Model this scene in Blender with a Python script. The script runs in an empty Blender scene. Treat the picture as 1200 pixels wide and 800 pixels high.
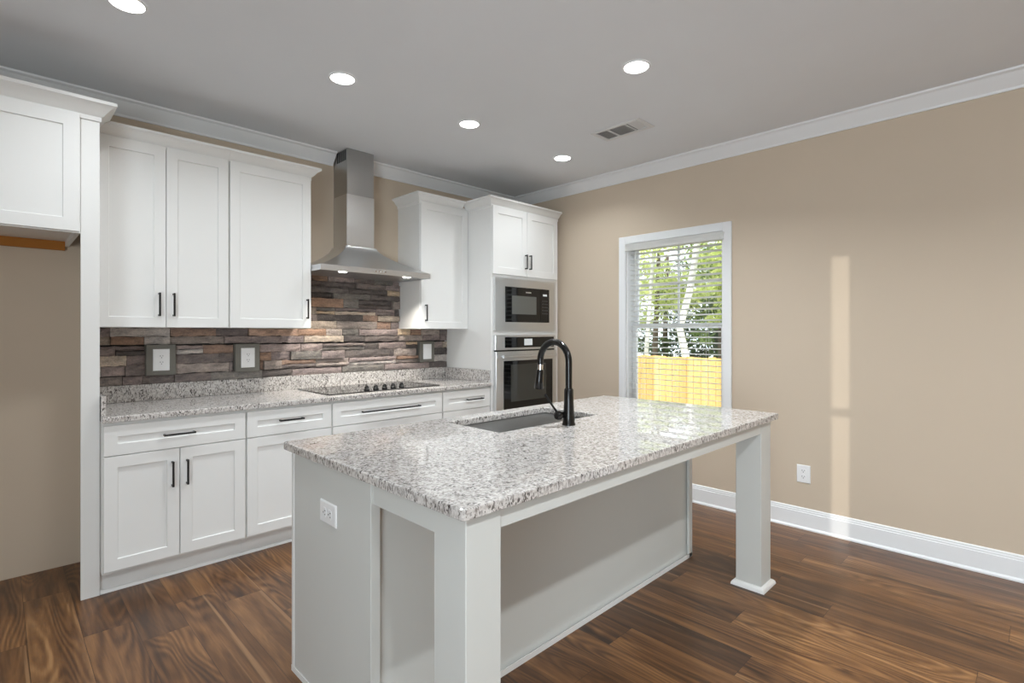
import bpy, bmesh, math, random
from mathutils import Vector, Matrix
C = bpy.context
SC = C.scene
COL = SC.collection
PI = math.pi
random.seed(7)

# ------------------------------------------------------------------ camera
cam_d = bpy.data.cameras.new('camera')
cam = bpy.data.objects.new('camera', cam_d)
COL.objects.link(cam)
cam_d.sensor_width = 36.0
cam_d.lens = 613.75 / 1200 * 36
cam_d.shift_x = 1.4 / 1200
cam_d.shift_y = -11.05 / 1200
cam_d.clip_start = 0.02
cam.location = (0, 0, 1.34)
cam.rotation_euler = (PI / 2, 0, -math.radians(44.515))
SC.camera = cam

# ------------------------------------------------------------------ exposure, world, sun, daylight
SC.view_settings.view_transform = 'Standard'
SC.view_settings.look = 'None'
SC.view_settings.gamma = 1
SC.view_settings.use_curve_mapping = False
SC.view_settings.exposure = 0.0
SC.cycles.max_bounces = 8
SC.cycles.diffuse_bounces = 5
SC.cycles.sample_clamp_indirect = 6

WORLD_STRENGTH = 2.8
DOWNLIGHT_W = 6.5
ISLANDLIGHT_W = 22.0
ROOMLIGHT_W = 15.5
LEFT_DAYLIGHT_W = 140.0
HOOD_W = 3.2
XL_ = -2.6
DAY = (0.81, 0.93, 1.0)
BULB = (0.91, 0.965, 1.0)

w = bpy.data.worlds.new('sky')
SC.world = w
w.use_nodes = True
bg = w.node_tree.nodes['Background']
bg.inputs['Color'].default_value = (0.86, 0.93, 1.0, 1)
bg.inputs['Strength'].default_value = WORLD_STRENGTH


def lamp(name, kind, loc, energy, direction=(0, 0, -1), color=(1, 1, 1), **kw):
    d = bpy.data.lights.new(name, kind)
    d.energy = energy
    d.color = color
    for k, v in kw.items():
        setattr(d, k, v)
    o = bpy.data.objects.new(name, d)
    COL.objects.link(o)
    o.location = loc
    o.rotation_euler = Vector(direction).to_track_quat('-Z', 'Y').to_euler()
    return o


lamp('sun', 'SUN', (0, -10, 12), 3.4, (0.42, 0.55, -0.72), (1.0, 0.95, 0.86), angle=0.009)
# daylight entering through the wide glazed opening of the left wall, short of the kitchen
lamp('left_daylight', 'AREA', (XL_ + 0.06, -1.4, 1.2), LEFT_DAYLIGHT_W, (1, 0, 0.95), DAY, shape='RECTANGLE', size=2.3, size_y=2.1)
# added spot standing in for reflected sun, through the added left wall slot
lamp('sun_patch_spot', 'SPOT', (-60.0, 0.10, 5.1), 58000, (63.93, 0.82, -4.2), (1.0, 0.94, 0.86),
     spot_size=math.radians(4), spot_blend=0.1, shadow_soft_size=0.12)

# ------------------------------------------------------------------ materials
def lin(r, g, b):
    f = lambda c: (c / 255 / 12.92) if c / 255 <= 0.04045 else ((c / 255 + 0.055) / 1.055) ** 2.4
    return (f(r), f(g), f(b), 1)


class NT:
    def __init__(self, name):
        self.m = bpy.data.materials.new(name)
        self.m.use_nodes = True
        self.t = self.m.node_tree
        self.b = self.t.nodes['Principled BSDF']

    def n(self, kind, **kw):
        nd = self.t.nodes.new(kind)
        for k, v in kw.items():
            if k == 'ins':
                for kk, vv in v.items():
                    if isinstance(vv, bpy.types.NodeSocket):
                        self.t.links.new(vv, nd.inputs[kk])
                    else:
                        nd.inputs[kk].default_value = vv
            else:
                setattr(nd, k, v)
        return nd

    def set(self, **kw):
        for k, v in kw.items():
            k = k.replace('_', ' ')
            if isinstance(v, bpy.types.NodeSocket):
                self.t.links.new(v, self.b.inputs[k])
            else:
                self.b.inputs[k].default_value = v

    def pos(self):
        return self.n('ShaderNodeNewGeometry').outputs['Position']

    def obj(self):
        return self.n('ShaderNodeTexCoord').outputs['Object']

    def scale(self, vec, s):
        return self.n('ShaderNodeVectorMath', operation='MULTIPLY', ins={0: vec, 1: s}).outputs[0]

    def math(self, op, a, b=0.0, c=0.0):
        return self.n('ShaderNodeMath', operation=op, ins={0: a, 1: b, 2: c}).outputs[0]

    def noise(self, vec, scale, detail=2, rough=0.5, dist=0.0):
        return self.n('ShaderNodeTexNoise', ins={'Vector': vec, 'Scale': scale, 'Detail': detail,
                                                 'Roughness': rough, 'Distortion': dist})

    def ramp(self, fac, stops, interp='LINEAR'):
        r = self.n('ShaderNodeValToRGB', ins={'Fac': fac})
        r.color_ramp.interpolation = interp
        el = r.color_ramp.elements
        while len(el) < len(stops):
            el.new(0.5)
        for e, (p, c) in zip(el, stops):
            e.position = p
            e.color = c if len(c) == 4 else (*c, 1)
        return r.outputs['Color']

    def mix(self, fac, a, b, blend='MIX'):
        nd = self.n('ShaderNodeMix', data_type='RGBA', blend_type=blend)
        for k, v in ((0, fac), (6, a), (7, b)):
            if isinstance(v, bpy.types.NodeSocket):
                self.t.links.new(v, nd.inputs[k])
            else:
                nd.inputs[k].default_value = v
        return nd.outputs[2]

    def bump(self, h, strength=0.2, dist=0.001):
        self.set(Normal=self.n('ShaderNodeBump', ins={'Height': h, 'Strength': strength, 'Distance': dist}).outputs[0])


def paint(name, col, rough=0.45, bump=0.0, scale=400, spec=0.5, mottle=0.02):
    t = NT(name)
    p = t.pos()
    nz = t.noise(p, 3.0, 3).outputs['Fac']
    c2 = tuple(max(0, c * (1 - mottle * 2)) for c in col[:3]) + (1,)
    t.set(Base_Color=t.mix(nz, c2, col), Roughness=rough)
    t.b.inputs['Specular IOR Level'].default_value = spec
    if bump:
        t.bump(t.noise(p, scale, 2).outputs['Fac'], bump, 0.0008)
    return t.m


def metal(name, col, rough=0.3, aniso=(1, 1, 60), var=0.12):
    t = NT(name)
    nz = t.noise(t.scale(t.pos(), aniso), 18, 3).outputs['Fac']
    t.set(Base_Color=col, Metallic=1.0,
          Roughness=t.n('ShaderNodeMapRange', ins={'Value': nz, 'To Min': rough - var / 2, 'To Max': rough + var / 2}).outputs[0])
    return t.m


def glossy(name, col, rough=0.08, spec=0.5):
    t = NT(name)
    nz = t.noise(t.pos(), 6, 2).outputs['Fac']
    t.set(Base_Color=col, Roughness=t.math('MULTIPLY_ADD', nz, 0.03, rough))
    t.b.inputs['Specular IOR Level'].default_value = spec
    return t.m


def emis(name, col, strength):
    t = NT(name)
    t.set(Base_Color=col, Emission_Color=col, Emission_Strength=strength)
    return t.m


def granite():
    t = NT('speckled_granite')
    p = t.pos()
    warp = t.noise(p, 60, 2).outputs['Color']
    pw = t.n('ShaderNodeVectorMath', operation='MULTIPLY_ADD', ins={0: warp, 1: (0.010, 0.010, 0.010), 2: p}).outputs[0]
    rot = t.n('ShaderNodeVectorRotate', rotation_type='Z_AXIS', ins={'Vector': pw, 'Angle': 0.7}).outputs[0]
    base = t.ramp(t.noise(pw, 75, 3, 0.6).outputs['Fac'],
                  [(0.34, lin(168, 162, 157)), (0.50, lin(205, 200, 196)), (0.70, lin(222, 219, 215))])
    v1 = t.n('ShaderNodeTexVoronoi', ins={'Vector': t.scale(rot, (1.0, 2.2, 0.6)), 'Scale': 150.0})
    sel = t.n('ShaderNodeSeparateColor', ins={'Color': v1.outputs['Color']})
    d1 = t.ramp(sel.outputs['Red'], [(0.0, (1, 1, 1)), (0.20, (1, 1, 1)), (0.24, (0, 0, 0))])
    patch = t.ramp(t.noise(p, 30, 2).outputs['Fac'], [(0.36, (0.35, 0.35, 0.35)), (0.6, (1, 1, 1))])
    c = t.mix(t.math('MULTIPLY', d1, patch), base, lin(120, 114, 110))
    v2 = t.n('ShaderNodeTexVoronoi', ins={'Vector': t.scale(rot, (1.0, 1.9, 0.55)), 'Scale': 170.0})
    s2 = t.n('ShaderNodeSeparateColor', ins={'Color': v2.outputs['Color']})
    d2 = t.ramp(s2.outputs['Green'], [(0.0, (1, 1, 1)), (0.095, (1, 1, 1)), (0.115, (0, 0, 0))])
    c = t.mix(t.math('MULTIPLY', d2, patch), c, lin(62, 58, 57))
    t.set(Base_Color=c, Roughness=0.025)
    t.b.inputs['Specular IOR Level'].default_value = 0.75
    return t.m


def floor_wood():
    t = NT('walnut_plank_floor')
    p = t.pos()
    s = t.n('ShaderNodeSeparateXYZ', ins={0: p})
    W, Lg = 0.178, 1.22
    xr = t.math('DIVIDE', t.math('ADD', s.outputs['X'], 10.05), W)
    row = t.math('FLOOR', xr)
    rn = t.n('ShaderNodeTexWhiteNoise', noise_dimensions='1D', ins={'W': row}).outputs['Value']
    yl = t.math('ADD', t.math('DIVIDE', t.math('ADD', s.outputs['Y'], 10.0), Lg), t.math('MULTIPLY', rn, 5.0))
    colm = t.math('FLOOR', yl)
    idn = t.n('ShaderNodeTexWhiteNoise', noise_dimensions='2D',
              ins={'Vector': t.n('ShaderNodeCombineXYZ', ins={0: row, 1: colm}).outputs[0]})
    ids = t.n('ShaderNodeSeparateColor', ins={'Color': idn.outputs['Color']})
    # plank-local coordinates with a random offset per plank
    off = t.scale(idn.outputs['Color'], (13.0, 17.0, 23.0))
    loc = t.n('ShaderNodeVectorMath', operation='ADD', ins={0: p, 1: off}).outputs[0]
    g1 = t.noise(t.scale(loc, (7.0, 0.55, 1)), 2.0, 4, 0.6, 0.8).outputs['Fac']
    fine = t.noise(t.scale(loc, (60.0, 2.2, 1)), 3.0, 4, 0.65).outputs['Fac']
    low = t.noise(t.scale(loc, (4.5, 0.75, 1)), 1.3, 1, 0.4, 0.3).outputs['Fac']
    cath = t.math('SINE', t.math('MULTIPLY', low, 110.0))
    lowm = t.noise(t.scale(loc, (2.2, 0.5, 1)), 1.6, 1).outputs['Fac']
    camt = t.n('ShaderNodeMapRange', ins={'Value': lowm, 'From Min': 0.45, 'From Max': 0.6, 'To Min': 0.015, 'To Max': 0.075}).outputs[0]
    f = t.math('ADD', t.math('MULTIPLY', g1, 0.82), t.math('MULTIPLY', cath, camt))
    f = t.math('ADD', f, t.math('MULTIPLY', fine, 0.20))
    f = t.math('ADD', f, t.math('MULTIPLY', t.math('SUBTRACT', ids.outputs['Red'], 0.5), 0.16))
    c = t.ramp(f, [(0.28, lin(50, 30, 16)), (0.42, lin(84, 54, 30)), (0.54, lin(113, 76, 44)),
                   (0.66, lin(140, 99, 60)), (0.80, lin(172, 129, 85))])
    stk = t.noise(t.scale(loc, (16.0, 0.22, 1)), 2.0, 2, 0.5, 0.4).outputs['Fac']
    sap = t.n('ShaderNodeMapRange', ins={'Value': stk, 'From Min': 0.66, 'From Max': 0.74}).outputs[0]
    c = t.mix(t.math('MULTIPLY', sap, 0.55), c, lin(178, 138, 98))
    drk = t.n('ShaderNodeMapRange', ins={'Value': stk, 'From Min': 0.36, 'From Max': 0.28}).outputs[0]
    c = t.mix(t.math('MULTIPLY', drk, 0.5), c, lin(44, 29, 19))
    grey = t.mix(t.math('MULTIPLY', ids.outputs['Green'], 0.22), c, lin(92, 70, 54))
    fx = t.math('ABSOLUTE', t.math('SUBTRACT', t.math('FRACT', xr), 0.5))
    fy = t.math('ABSOLUTE', t.math('SUBTRACT', t.math('FRACT', yl), 0.5))
    gx = t.math('GREATER_THAN', fx, 0.5 - 0.0012 / W)
    gy = t.math('GREATER_THAN', fy, 0.5 - 0.0012 / Lg)
    gap = t.math('MAXIMUM', gx, gy)
    c = t.mix(t.math('MULTIPLY', gap, 0.7), grey, lin(52, 34, 24))
    t.set(Base_Color=c, Roughness=t.math('MULTIPLY_ADD', fine, 0.16, 0.26))
    t.bump(t.math('SUBTRACT', fine, t.math('MULTIPLY', gap, 1.5)), 0.12, 0.0006)
    return t.m


def stone_mat():
    t = NT('stacked_ledge_stone')
    a = t.n('ShaderNodeVertexColor', layer_name='stone').outputs['Color']
    p = t.pos()
    n1 = t.noise(t.scale(p, (1, 1, 2.4)), 14, 5, 0.65).outputs['Fac']
    n2 = t.noise(p, 90, 4, 0.7).outputs['Fac']
    v = t.math('ADD', t.math('MULTIPLY', n1, 0.9), t.math('MULTIPLY', n2, 0.5))
    shade = t.ramp(v, [(0.42, (0.52, 0.52, 0.53)), (0.7, (1.04, 1.03, 1.02)), (0.95, (1.6, 1.54, 1.46))])
    t.set(Base_Color=t.mix(1.0, a, shade, 'MULTIPLY'), Roughness=0.85)
    t.bump(t.math('ADD', n1, n2), 0.8, 0.008)
    return t.m


def leaf_mat(name, c1, c2):
    t = NT(name)
    r = t.n('ShaderNodeTexWhiteNoise', noise_dimensions='3D',
            ins={'Vector': t.n('ShaderNodeVectorMath', operation='SNAP', ins={0: t.pos(), 1: (.12, .12, .12)}).outputs[0]}).outputs['Value']
    c = t.mix(r, c1, c2)
    t.set(Base_Color=c, Roughness=0.6)
    tr = t.n('ShaderNodeBsdfTranslucent', ins={'Color': c})
    mx = t.n('ShaderNodeMixShader', ins={0: 0.4, 1: t.b.outputs[0], 2: tr.outputs[0]})
    t.t.links.new(mx.outputs[0], t.t.nodes['Material Output'].inputs[0])
    return t.m


def bark(name, c1, c2):
    t = NT(name)
    n = t.noise(t.scale(t.pos(), (3, 3, 1)), 6, 4).outputs['Fac']
    t.set(Base_Color=t.mix(n, c1, c2), Roughness=0.9)
    t.bump(n, 0.5, 0.01)
    return t.m


def fence_wood():
    t = NT('new_cedar_boards')
    p = t.pos()
    s = t.n('ShaderNodeSeparateXYZ', ins={0: p})
    bid = t.n('ShaderNodeTexWhiteNoise', noise_dimensions='1D', ins={'W': t.math('FLOOR', t.math('DIVIDE', s.outputs['Y'], 0.145))}).outputs['Value']
    g = t.noise(t.scale(p, (1, 16, 1)), 2.0, 4).outputs['Fac']
    f = t.math('ADD', t.math('MULTIPLY', bid, 0.5), t.math('MULTIPLY', g, 0.5))
    t.set(Base_Color=t.ramp(f, [(0.2, lin(214, 164, 92)), (0.5, lin(230, 186, 114)), (0.8, lin(240, 208, 146))]), Roughness=0.8)
    return t.m


def grass():
    t = NT('lawn_grass')
    n = t.noise(t.pos(), 8, 5).outputs['Fac']
    t.set(Base_Color=t.ramp(n, [(0.3, lin(70, 85, 40)), (0.7, lin(130, 140, 80))]), Roughness=0.95)
    return t.m


def glass():
    t = NT('clear_window_glass')
    tr = t.n('ShaderNodeBsdfTransparent', ins={'Color': (0.97, 0.98, 0.98, 1)})
    gl = t.n('ShaderNodeBsdfGlossy', ins={'Color': (1, 1, 1, 1), 'Roughness': 0.01})
    fr = t.n('ShaderNodeFresnel', ins={'IOR': 1.45})
    mx = t.n('ShaderNodeMixShader', ins={0: fr.outputs[0], 1: tr.outputs[0], 2: gl.outputs[0]})
    t.t.links.new(mx.outputs[0], t.t.nodes['Material Output'].inputs[0])
    return t.m


def slat_mat():
    t = NT('white_blind_slat')
    c = lin(244, 244, 242)
    t.set(Base_Color=c, Roughness=0.45)
    tr = t.n('ShaderNodeBsdfTranslucent', ins={'Color': c})
    mx = t.n('ShaderNodeMixShader', ins={0: 0.5, 1: t.b.outputs[0], 2: tr.outputs[0]})
    t.t.links.new(mx.outputs[0], t.t.nodes['Material Output'].inputs[0])
    return t.m


M = dict(
    wall=paint('beige_wall_paint', lin(204, 188, 168), 0.7, 0.12, 260, 0.3),
    ceil=paint('white_ceiling_paint', lin(232, 235, 239), 0.85, 0.1, 220, 0.2),
    trim=paint('white_trim_paint', lin(236, 237, 238), 0.35),
    cab=paint('white_cabinet_paint', lin(236, 236, 234), 0.38),
    inside=paint('cabinet_interior', lin(205, 203, 198), 0.5),
    island=paint('light_grey_island_paint', lin(211, 212, 208), 0.42),
    black=glossy('matte_black_metal', lin(24, 23, 23), 0.32),
    faucet=glossy('oil_rubbed_black', lin(16, 15, 15), 0.22, 0.5),
    chrome=metal('polished_chrome', (0.85, 0.85, 0.86, 1), 0.1, var=0.04),
    steel=metal('brushed_stainless', (0.66, 0.66, 0.655, 1), 0.34, var=0.06),
    steel_d=metal('reflection_dark_stainless', (0.46, 0.46, 0.455, 1), 0.36, var=0.06),  # same steel, colour darkened for the ceiling reflected in the upper chimney
    steel_l=metal('bright_brushed_stainless', (0.74, 0.75, 0.76, 1), 0.30, var=0.03),
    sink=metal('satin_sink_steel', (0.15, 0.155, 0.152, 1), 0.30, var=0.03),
    bglass=glossy('black_appliance_glass', lin(14, 14, 14), 0.04),
    greyglass=glossy('grey_microwave_screen', lin(96, 97, 93), 0.10),
    ovenglass=glossy('dark_oven_glass', lin(62, 62, 58), 0.05),
    dark=paint('dark_gap', lin(16, 15, 14), 0.6),
    plate=paint('white_outlet_plastic', lin(240, 240, 240), 0.3),
    slot=paint('outlet_slot', lin(60, 58, 56), 0.5),
    cover=paint('grey_stone_box', lin(128, 125, 117), 0.9, 0.6, 120, mottle=0.2),
    rawwood=paint('raw_pine_cleat', lin(176, 112, 40), 0.8, mottle=0.1),
    vent=paint('vent_white', lin(222, 222, 222), 0.5),
    blind=slat_mat(),
    cord=paint('blind_cord', lin(225, 225, 222), 0.7),
    granite=granite(), floor=floor_wood(), stone=stone_mat(), glass=glass(),
    lens=emis('lit_downlight_lens', (1.0, 0.98, 0.95, 1), 14.0),
    hoodlens=emis('lit_hood_lens', (1.0, 0.97, 0.9, 1), 10.0),
    screen=emis('lit_display', (0.75, 0.78, 0.78, 1), 0.12),
    leaf_a=leaf_mat('yellow_green_leaves', lin(196, 210, 108), lin(244, 244, 184)),
    leaf_b=leaf_mat('mid_green_leaves', lin(92, 122, 62), lin(178, 196, 116)),
    leaf_c=leaf_mat('dark_green_leaves', lin(48, 66, 36), lin(104, 128, 66)),
    bark_w=bark('pale_birch_bark', lin(236, 232, 222), lin(200, 196, 186)),
    bark_b=bark('grey_brown_bark', lin(120, 106, 92), lin(84, 72, 62)),
    fence=fence_wood(), grass=grass(),
    siding=paint('exterior_siding', lin(214, 210, 200), 0.7),
)

# ------------------------------------------------------------------ mesh helpers
class MB:
    """collects shapes; build() links them as one mesh object"""

    def __init__(self):
        self.bm = bmesh.new()

    def box(self, x0, x1, y0, y1, z0, z1, bev=0.0, seg=1):
        t = bmesh.new()
        bmesh.ops.create_cube(t, size=1.0)
        for v in t.verts:
            v.co = Vector(((x0 + x1) / 2 + v.co.x * (x1 - x0), (y0 + y1) / 2 + v.co.y * (y1 - y0), (z0 + z1) / 2 + v.co.z * (z1 - z0)))
        if bev:
            bmesh.ops.bevel(t, geom=t.edges[:], offset=bev, segments=seg, profile=0.5, affect='EDGES')
        self.join(t)
        return self

    def join(self, t):
        me = bpy.data.meshes.new('tmp')
        t.to_mesh(me)
        t.free()
        self.bm.from_mesh(me)
        bpy.data.meshes.remove(me)

    def poly(self, pts):
        vs = [self.bm.verts.new(p) for p in pts]
        return self.bm.faces.new(vs)

    def rings(self, rings, cap0=True, cap1=True, closed=True):
        vs = [[self.bm.verts.new(p) for p in r] for r in rings]
        n = len(rings[0])
        for a, b in zip(vs, vs[1:]):
            for i in range(n if closed else n - 1):
                j = (i + 1) % n
                self.bm.faces.new((a[i], a[j], b[j], b[i]))
        if cap0:
            self.bm.faces.new(vs[0][::-1])
        if cap1:
            self.bm.faces.new(vs[-1])
        return self

    def cyl(self, p0, p1, r0, r1=None, n=20):
        return self.tube([p0, p1], [r0, r0 if r1 is None else r1], n)

    def tube(self, pts, rad, n=16):
        pts = [Vector(p) for p in pts]
        if not isinstance(rad, (list, tuple)):
            rad = [rad] * len(pts)
        rings = []
        up = None
        for i, p in enumerate(pts):
            a = pts[max(i - 1, 0)]
            b = pts[min(i + 1, len(pts) - 1)]
            d = (b - a).normalized()
            if up is None:
                up = d.orthogonal().normalized()
            else:
                up = (up - d * up.dot(d)).normalized()
            s = d.cross(up)
            rings.append([p + (up * math.cos(k * 2 * PI / n) + s * math.sin(k * 2 * PI / n)) * rad[i] for k in range(n)])
        return self.rings(rings)

    def lathe(self, prof, cx, cy, n=32):
        return self.rings([[(cx + r * math.cos(k * 2 * PI / n), cy + r * math.sin(k * 2 * PI / n), z) for k in range(n)] for r, z in prof])

    def sweep(self, prof, path, side=1, closed=False, z=0.0):
        """prof: (out, z) polygon; path: 2D points; out is to the right of travel (side=1) or left (-1), mitred corners"""
        P = [Vector(p) for p in path]
        n = len(P)
        rings = []
        for i in range(n):
            d1 = (P[i] - P[i - 1]).normalized() if (i > 0 or closed) else None
            d2 = (P[(i + 1) % n] - P[i]).normalized() if (i < n - 1 or closed) else None
            d1 = d1 or d2
            d2 = d2 or d1
            n1 = Vector((d1.y, -d1.x)) * side
            n2 = Vector((d2.y, -d2.x)) * side
            m = (n1 + n2) / (1 + n1.dot(n2))
            rings.append([(P[i].x + m.x * o, P[i].y + m.y * o, z + zz) for o, zz in prof])
        if closed:
            rings.append(rings[0])
        return self.rings(rings, not closed, not closed)

    def build(self, name, mat, parent=None, smooth=None, origin=None, mats=None):
        bm = self.bm
        bmesh.ops.remove_doubles(bm, verts=bm.verts[:], dist=1e-6)
        bmesh.ops.recalc_face_normals(bm, faces=bm.faces[:])
        if parent is not None:
            off = parent_loc(parent)
        elif origin is not None:
            off = Vector(origin)
        else:
            xs = [v.co for v in bm.verts]
            off = Vector(((min(v.x for v in xs) + max(v.x for v in xs)) / 2,
                          (min(v.y for v in xs) + max(v.y for v in xs)) / 2, min(v.z for v in xs)))
        for v in bm.verts:
            v.co -= off
        me = bpy.data.meshes.new(name)
        bm.to_mesh(me)
        bm.free()
        for m in (mats or [mat]):
            me.materials.append(m)
        if smooth:
            for p in me.polygons:
                p.use_smooth = True
            me.set_sharp_from_angle(angle=math.radians(smooth))
        o = bpy.data.objects.new(name, me)
        COL.objects.link(o)
        if parent is not None:
            o.parent = parent
        else:
            o.location = off
        WORLD[o.name] = off.copy()
        return o


WORLD = {}


def parent_loc(p):
    return WORLD.get(p.name, p.location)


def tag(o, label, cat, group=None):
    o['label'] = label
    o['category'] = cat
    if group:
        o['group'] = group
    return o


def struct(o):
    o['kind'] = 'structure'
    return o


def thing(name, label, cat, loc, group=None):
    o = bpy.data.objects.new(name, None)
    o.empty_display_size = 0.05
    COL.objects.link(o)
    o.location = loc
    WORLD[o.name] = Vector(loc)
    return tag(o, label, cat, group)


def copy_tree(o, parent=None):
    c = o.copy()
    COL.objects.link(c)
    if parent is not None:
        c.parent = parent
    for ch in list(o.children):
        copy_tree(ch, c)
    return c


def rrect(x0, x1, y0, y1, r, n=5):
    pts = []
    for cx, cy, a0 in ((x1 - r, y1 - r, 0), (x0 + r, y1 - r, PI / 2), (x0 + r, y0 + r, PI), (x1 - r, y0 + r, 1.5 * PI)):
        for k in range(n + 1):
            a = a0 + k / n * PI / 2
            pts.append((cx + r * math.cos(a), cy + r * math.sin(a)))
    return pts


def slab(outer, z0, z1, hole=None, ease=0.004):
    """stone slab with an eased top edge and an optional hole"""
    mb = MB()
    bm = mb.bm
    cx = sum(p[0] for p in outer) / len(outer)
    cy = sum(p[1] for p in outer) / len(outer)

    def inset(pts, d):
        x0, x1 = min(p[0] for p in pts), max(p[0] for p in pts)
        y0, y1 = min(p[1] for p in pts), max(p[1] for p in pts)
        return [(cx0 + (p[0] - cx0) * (1 - 2 * d / (x1 - x0)), cy0 + (p[1] - cy0) * (1 - 2 * d / (y1 - y0)))
                for p in pts for cx0, cy0 in (((x0 + x1) / 2, (y0 + y1) / 2),)]

    prof = [(0.0015, z0), (0.0, z0 + 0.0015), (0.0, z1 - ease), (ease * 0.3, z1 - ease * 0.3), (ease, z1)]
    loops = []

    def wall(pts, sign):
        vs = [[bm.verts.new((x, y, z)) for x, y in inset(pts, d * sign)] for d, z in prof]
        n = len(pts)
        for a, b in zip(vs, vs[1:]):
            for i in range(n):
                bm.faces.new((a[i], a[(i + 1) % n], b[(i + 1) % n], b[i]))
        return vs[0], vs[-1]

    sets = [wall(outer, 1)]
    if hole:
        sets.append(wall(hole, -1))
    for k in (0, 1):
        edges = []
        for s in sets:
            vs = s[k]
            for i in range(len(vs)):
                e = bm.edges.get((vs[i], vs[(i + 1) % len(vs)]))
                edges.append(e)
        bmesh.ops.triangle_fill(bm, use_beauty=True, use_dissolve=False, edges=edges)
    return mb


# shaker front facing -Y: frame, recessed flat panel with a small step
def shaker(mb, x0, x1, z0, z1, yf, th=0.019, fr=0.057, rec=0.008):
    bv = 0.0012

    def rect(a, y):
        return [(x0 + a, y, z0 + a), (x1 - a, y, z0 + a), (x1 - a, y, z1 - a), (x0 + a, y, z1 - a)]

    mb.rings([rect(0, yf + th), rect(0, yf + bv), rect(bv, yf), rect(fr, yf), rect(fr + 0.0012, yf + 0.0015), rect(fr + 0.0012, yf + rec - 0.001), rect(fr + 0.003, yf + rec)])
    return mb


def bar_pull(mb, x, z, length, yf, vertical=True):
    """square black bar pull standing 30 mm off the front"""
    h = length / 2
    s = 0.0048
    yb = yf - 0.032
    if vertical:
        mb.box(x - s, x + s, yb, yb + 0.0095, z - h, z + h, 0.0012)
        for k in (-1, 1):
            mb.box(x - s, x + s, yb + 0.004, yf, z + k * (h - 0.006) - s, z + k * (h - 0.006) + s, 0.0008)
    else:
        mb.box(x - h, x + h, yb, yb + 0.0095, z - s, z + s, 0.0012)
        for k in (-1, 1):
            mb.box(x + k * (h - 0.006) - s, x + k * (h - 0.006) + s, yb + 0.004, yf, z - s, z + s, 0.0008)
    return mb


def front(kind, root, x0, x1, z0, z1, yf, pull=None, fr=0.057):
    """door or drawer front with its handle as a sub-part; pull = (x, z, length, vertical)"""
    d = shaker(MB(), x0, x1, z0, z1, yf, fr=fr).build(kind, M['cab'], root)
    WORLD[d.name] = parent_loc(root)
    if pull:
        hd = bar_pull(MB(), pull[0], pull[1], pull[2], yf, pull[3]).build('handle', M['black'], d)
        hd['label'] = 'slim square black bar handle'
    return d


def crown_profile(z0, h=0.065, out=0.058):
    return [(-0.002, z0 - 0.018), (0.006, z0 - 0.018), (0.007, z0 + 0.004), (0.015, z0 + 0.010), (0.024, z0 + h * 0.30),
            (out * 0.68, z0 + h * 0.62), (out * 0.9, z0 + h * 0.74), (out, z0 + h * 0.78), (out, z0 + h), (-0.002, z0 + h)]


# ------------------------------------------------------------------ room shell
XW, YW, XL, YF, ZC = 3.93, 3.94, -2.6, -4.2, 2.745
T = 0.15
struct(MB().box(XL - T, XW + T, YF - T, YW + T, -0.12, 0.0).build('floor', M['floor']))
struct(MB().box(XL - T, XW + T, YF - T, YW + T, ZC, ZC + 0.12).build('ceiling', M['ceil']))
struct(MB().box(XL - T, XW + T, YW, YW + T, 0, ZC).build('wall_back', M['wall']))
# right wall with the window opening
WY0, WY1, WZ0, WZ1 = 1.70, 2.553, 0.69, 2.105
struct(MB().box(XW, XW + T, YF, WY0, 0, ZC).box(XW, XW + T, WY1, YW, 0, ZC).box(XW, XW + T, WY0, WY1, 0, WZ0)
       .box(XW, XW + T, WY0, WY1, WZ1, ZC).build('wall_right', M['wall']))
# left wall with a slot added for the sun patch and a wide glazed opening; plain front wall
SY0, SY1 = 0.795, 0.893
LY0, LY1, LZ1 = -2.6, -0.2, 2.3
struct(MB().box(XL - T, XL, YF, LY0, 0, ZC).box(XL - T, XL, LY1, SY0, 0, ZC).box(XL - T, XL, LY0, LY1, LZ1, ZC).box(XL - T, XL, SY1, YW, 0, ZC).box(XL - T, XL, SY0, SY1, 0, 0.3)
       .box(XL - T, XL, SY0, SY1, 2.172, ZC).build('wall_left', M['wall']))
struct(MB().box(XL, XW, YF - T, YF, 0, ZC).build('wall_front', M['wall']))

cp = [(-0.002, ZC - 0.095), (0.010, ZC - 0.095), (0.013, ZC - 0.082), (0.020, ZC - 0.074), (0.034, ZC - 0.058),
      (0.056, ZC - 0.032), (0.066, ZC - 0.018), (0.074, ZC - 0.014), (0.082, ZC - 0.010), (0.085, ZC), (-0.002, ZC)]
struct(MB().sweep(cp, [(2.142, YW), (XW, YW), (XW, YF), (XL, YF), (XL, YW), (1.898, YW)], 1).build('trim_1', M['trim'], smooth=25))
# baseboards with a shoe
bp = [(0, 0), (0.024, 0), (0.024, 0.008), (0.021, 0.014), (0.016, 0.018), (0.015, 0.020), (0.015, 0.112), (0.012, 0.116), (0.012, 0.124),
      (0.009, 0.130), (0.009, 0.137), (0.005, 0.143), (0, 0.143)]
struct(MB().sweep(bp, [(XW, 3.27), (XW, YF)], 1).build('baseboard_right', M['trim'], smooth=25))
struct(MB().sweep(bp, [(XL, LY1 + 0.02), (XL, 3.0)], 1).build('baseboard_left', M['trim'], smooth=25))

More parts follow.
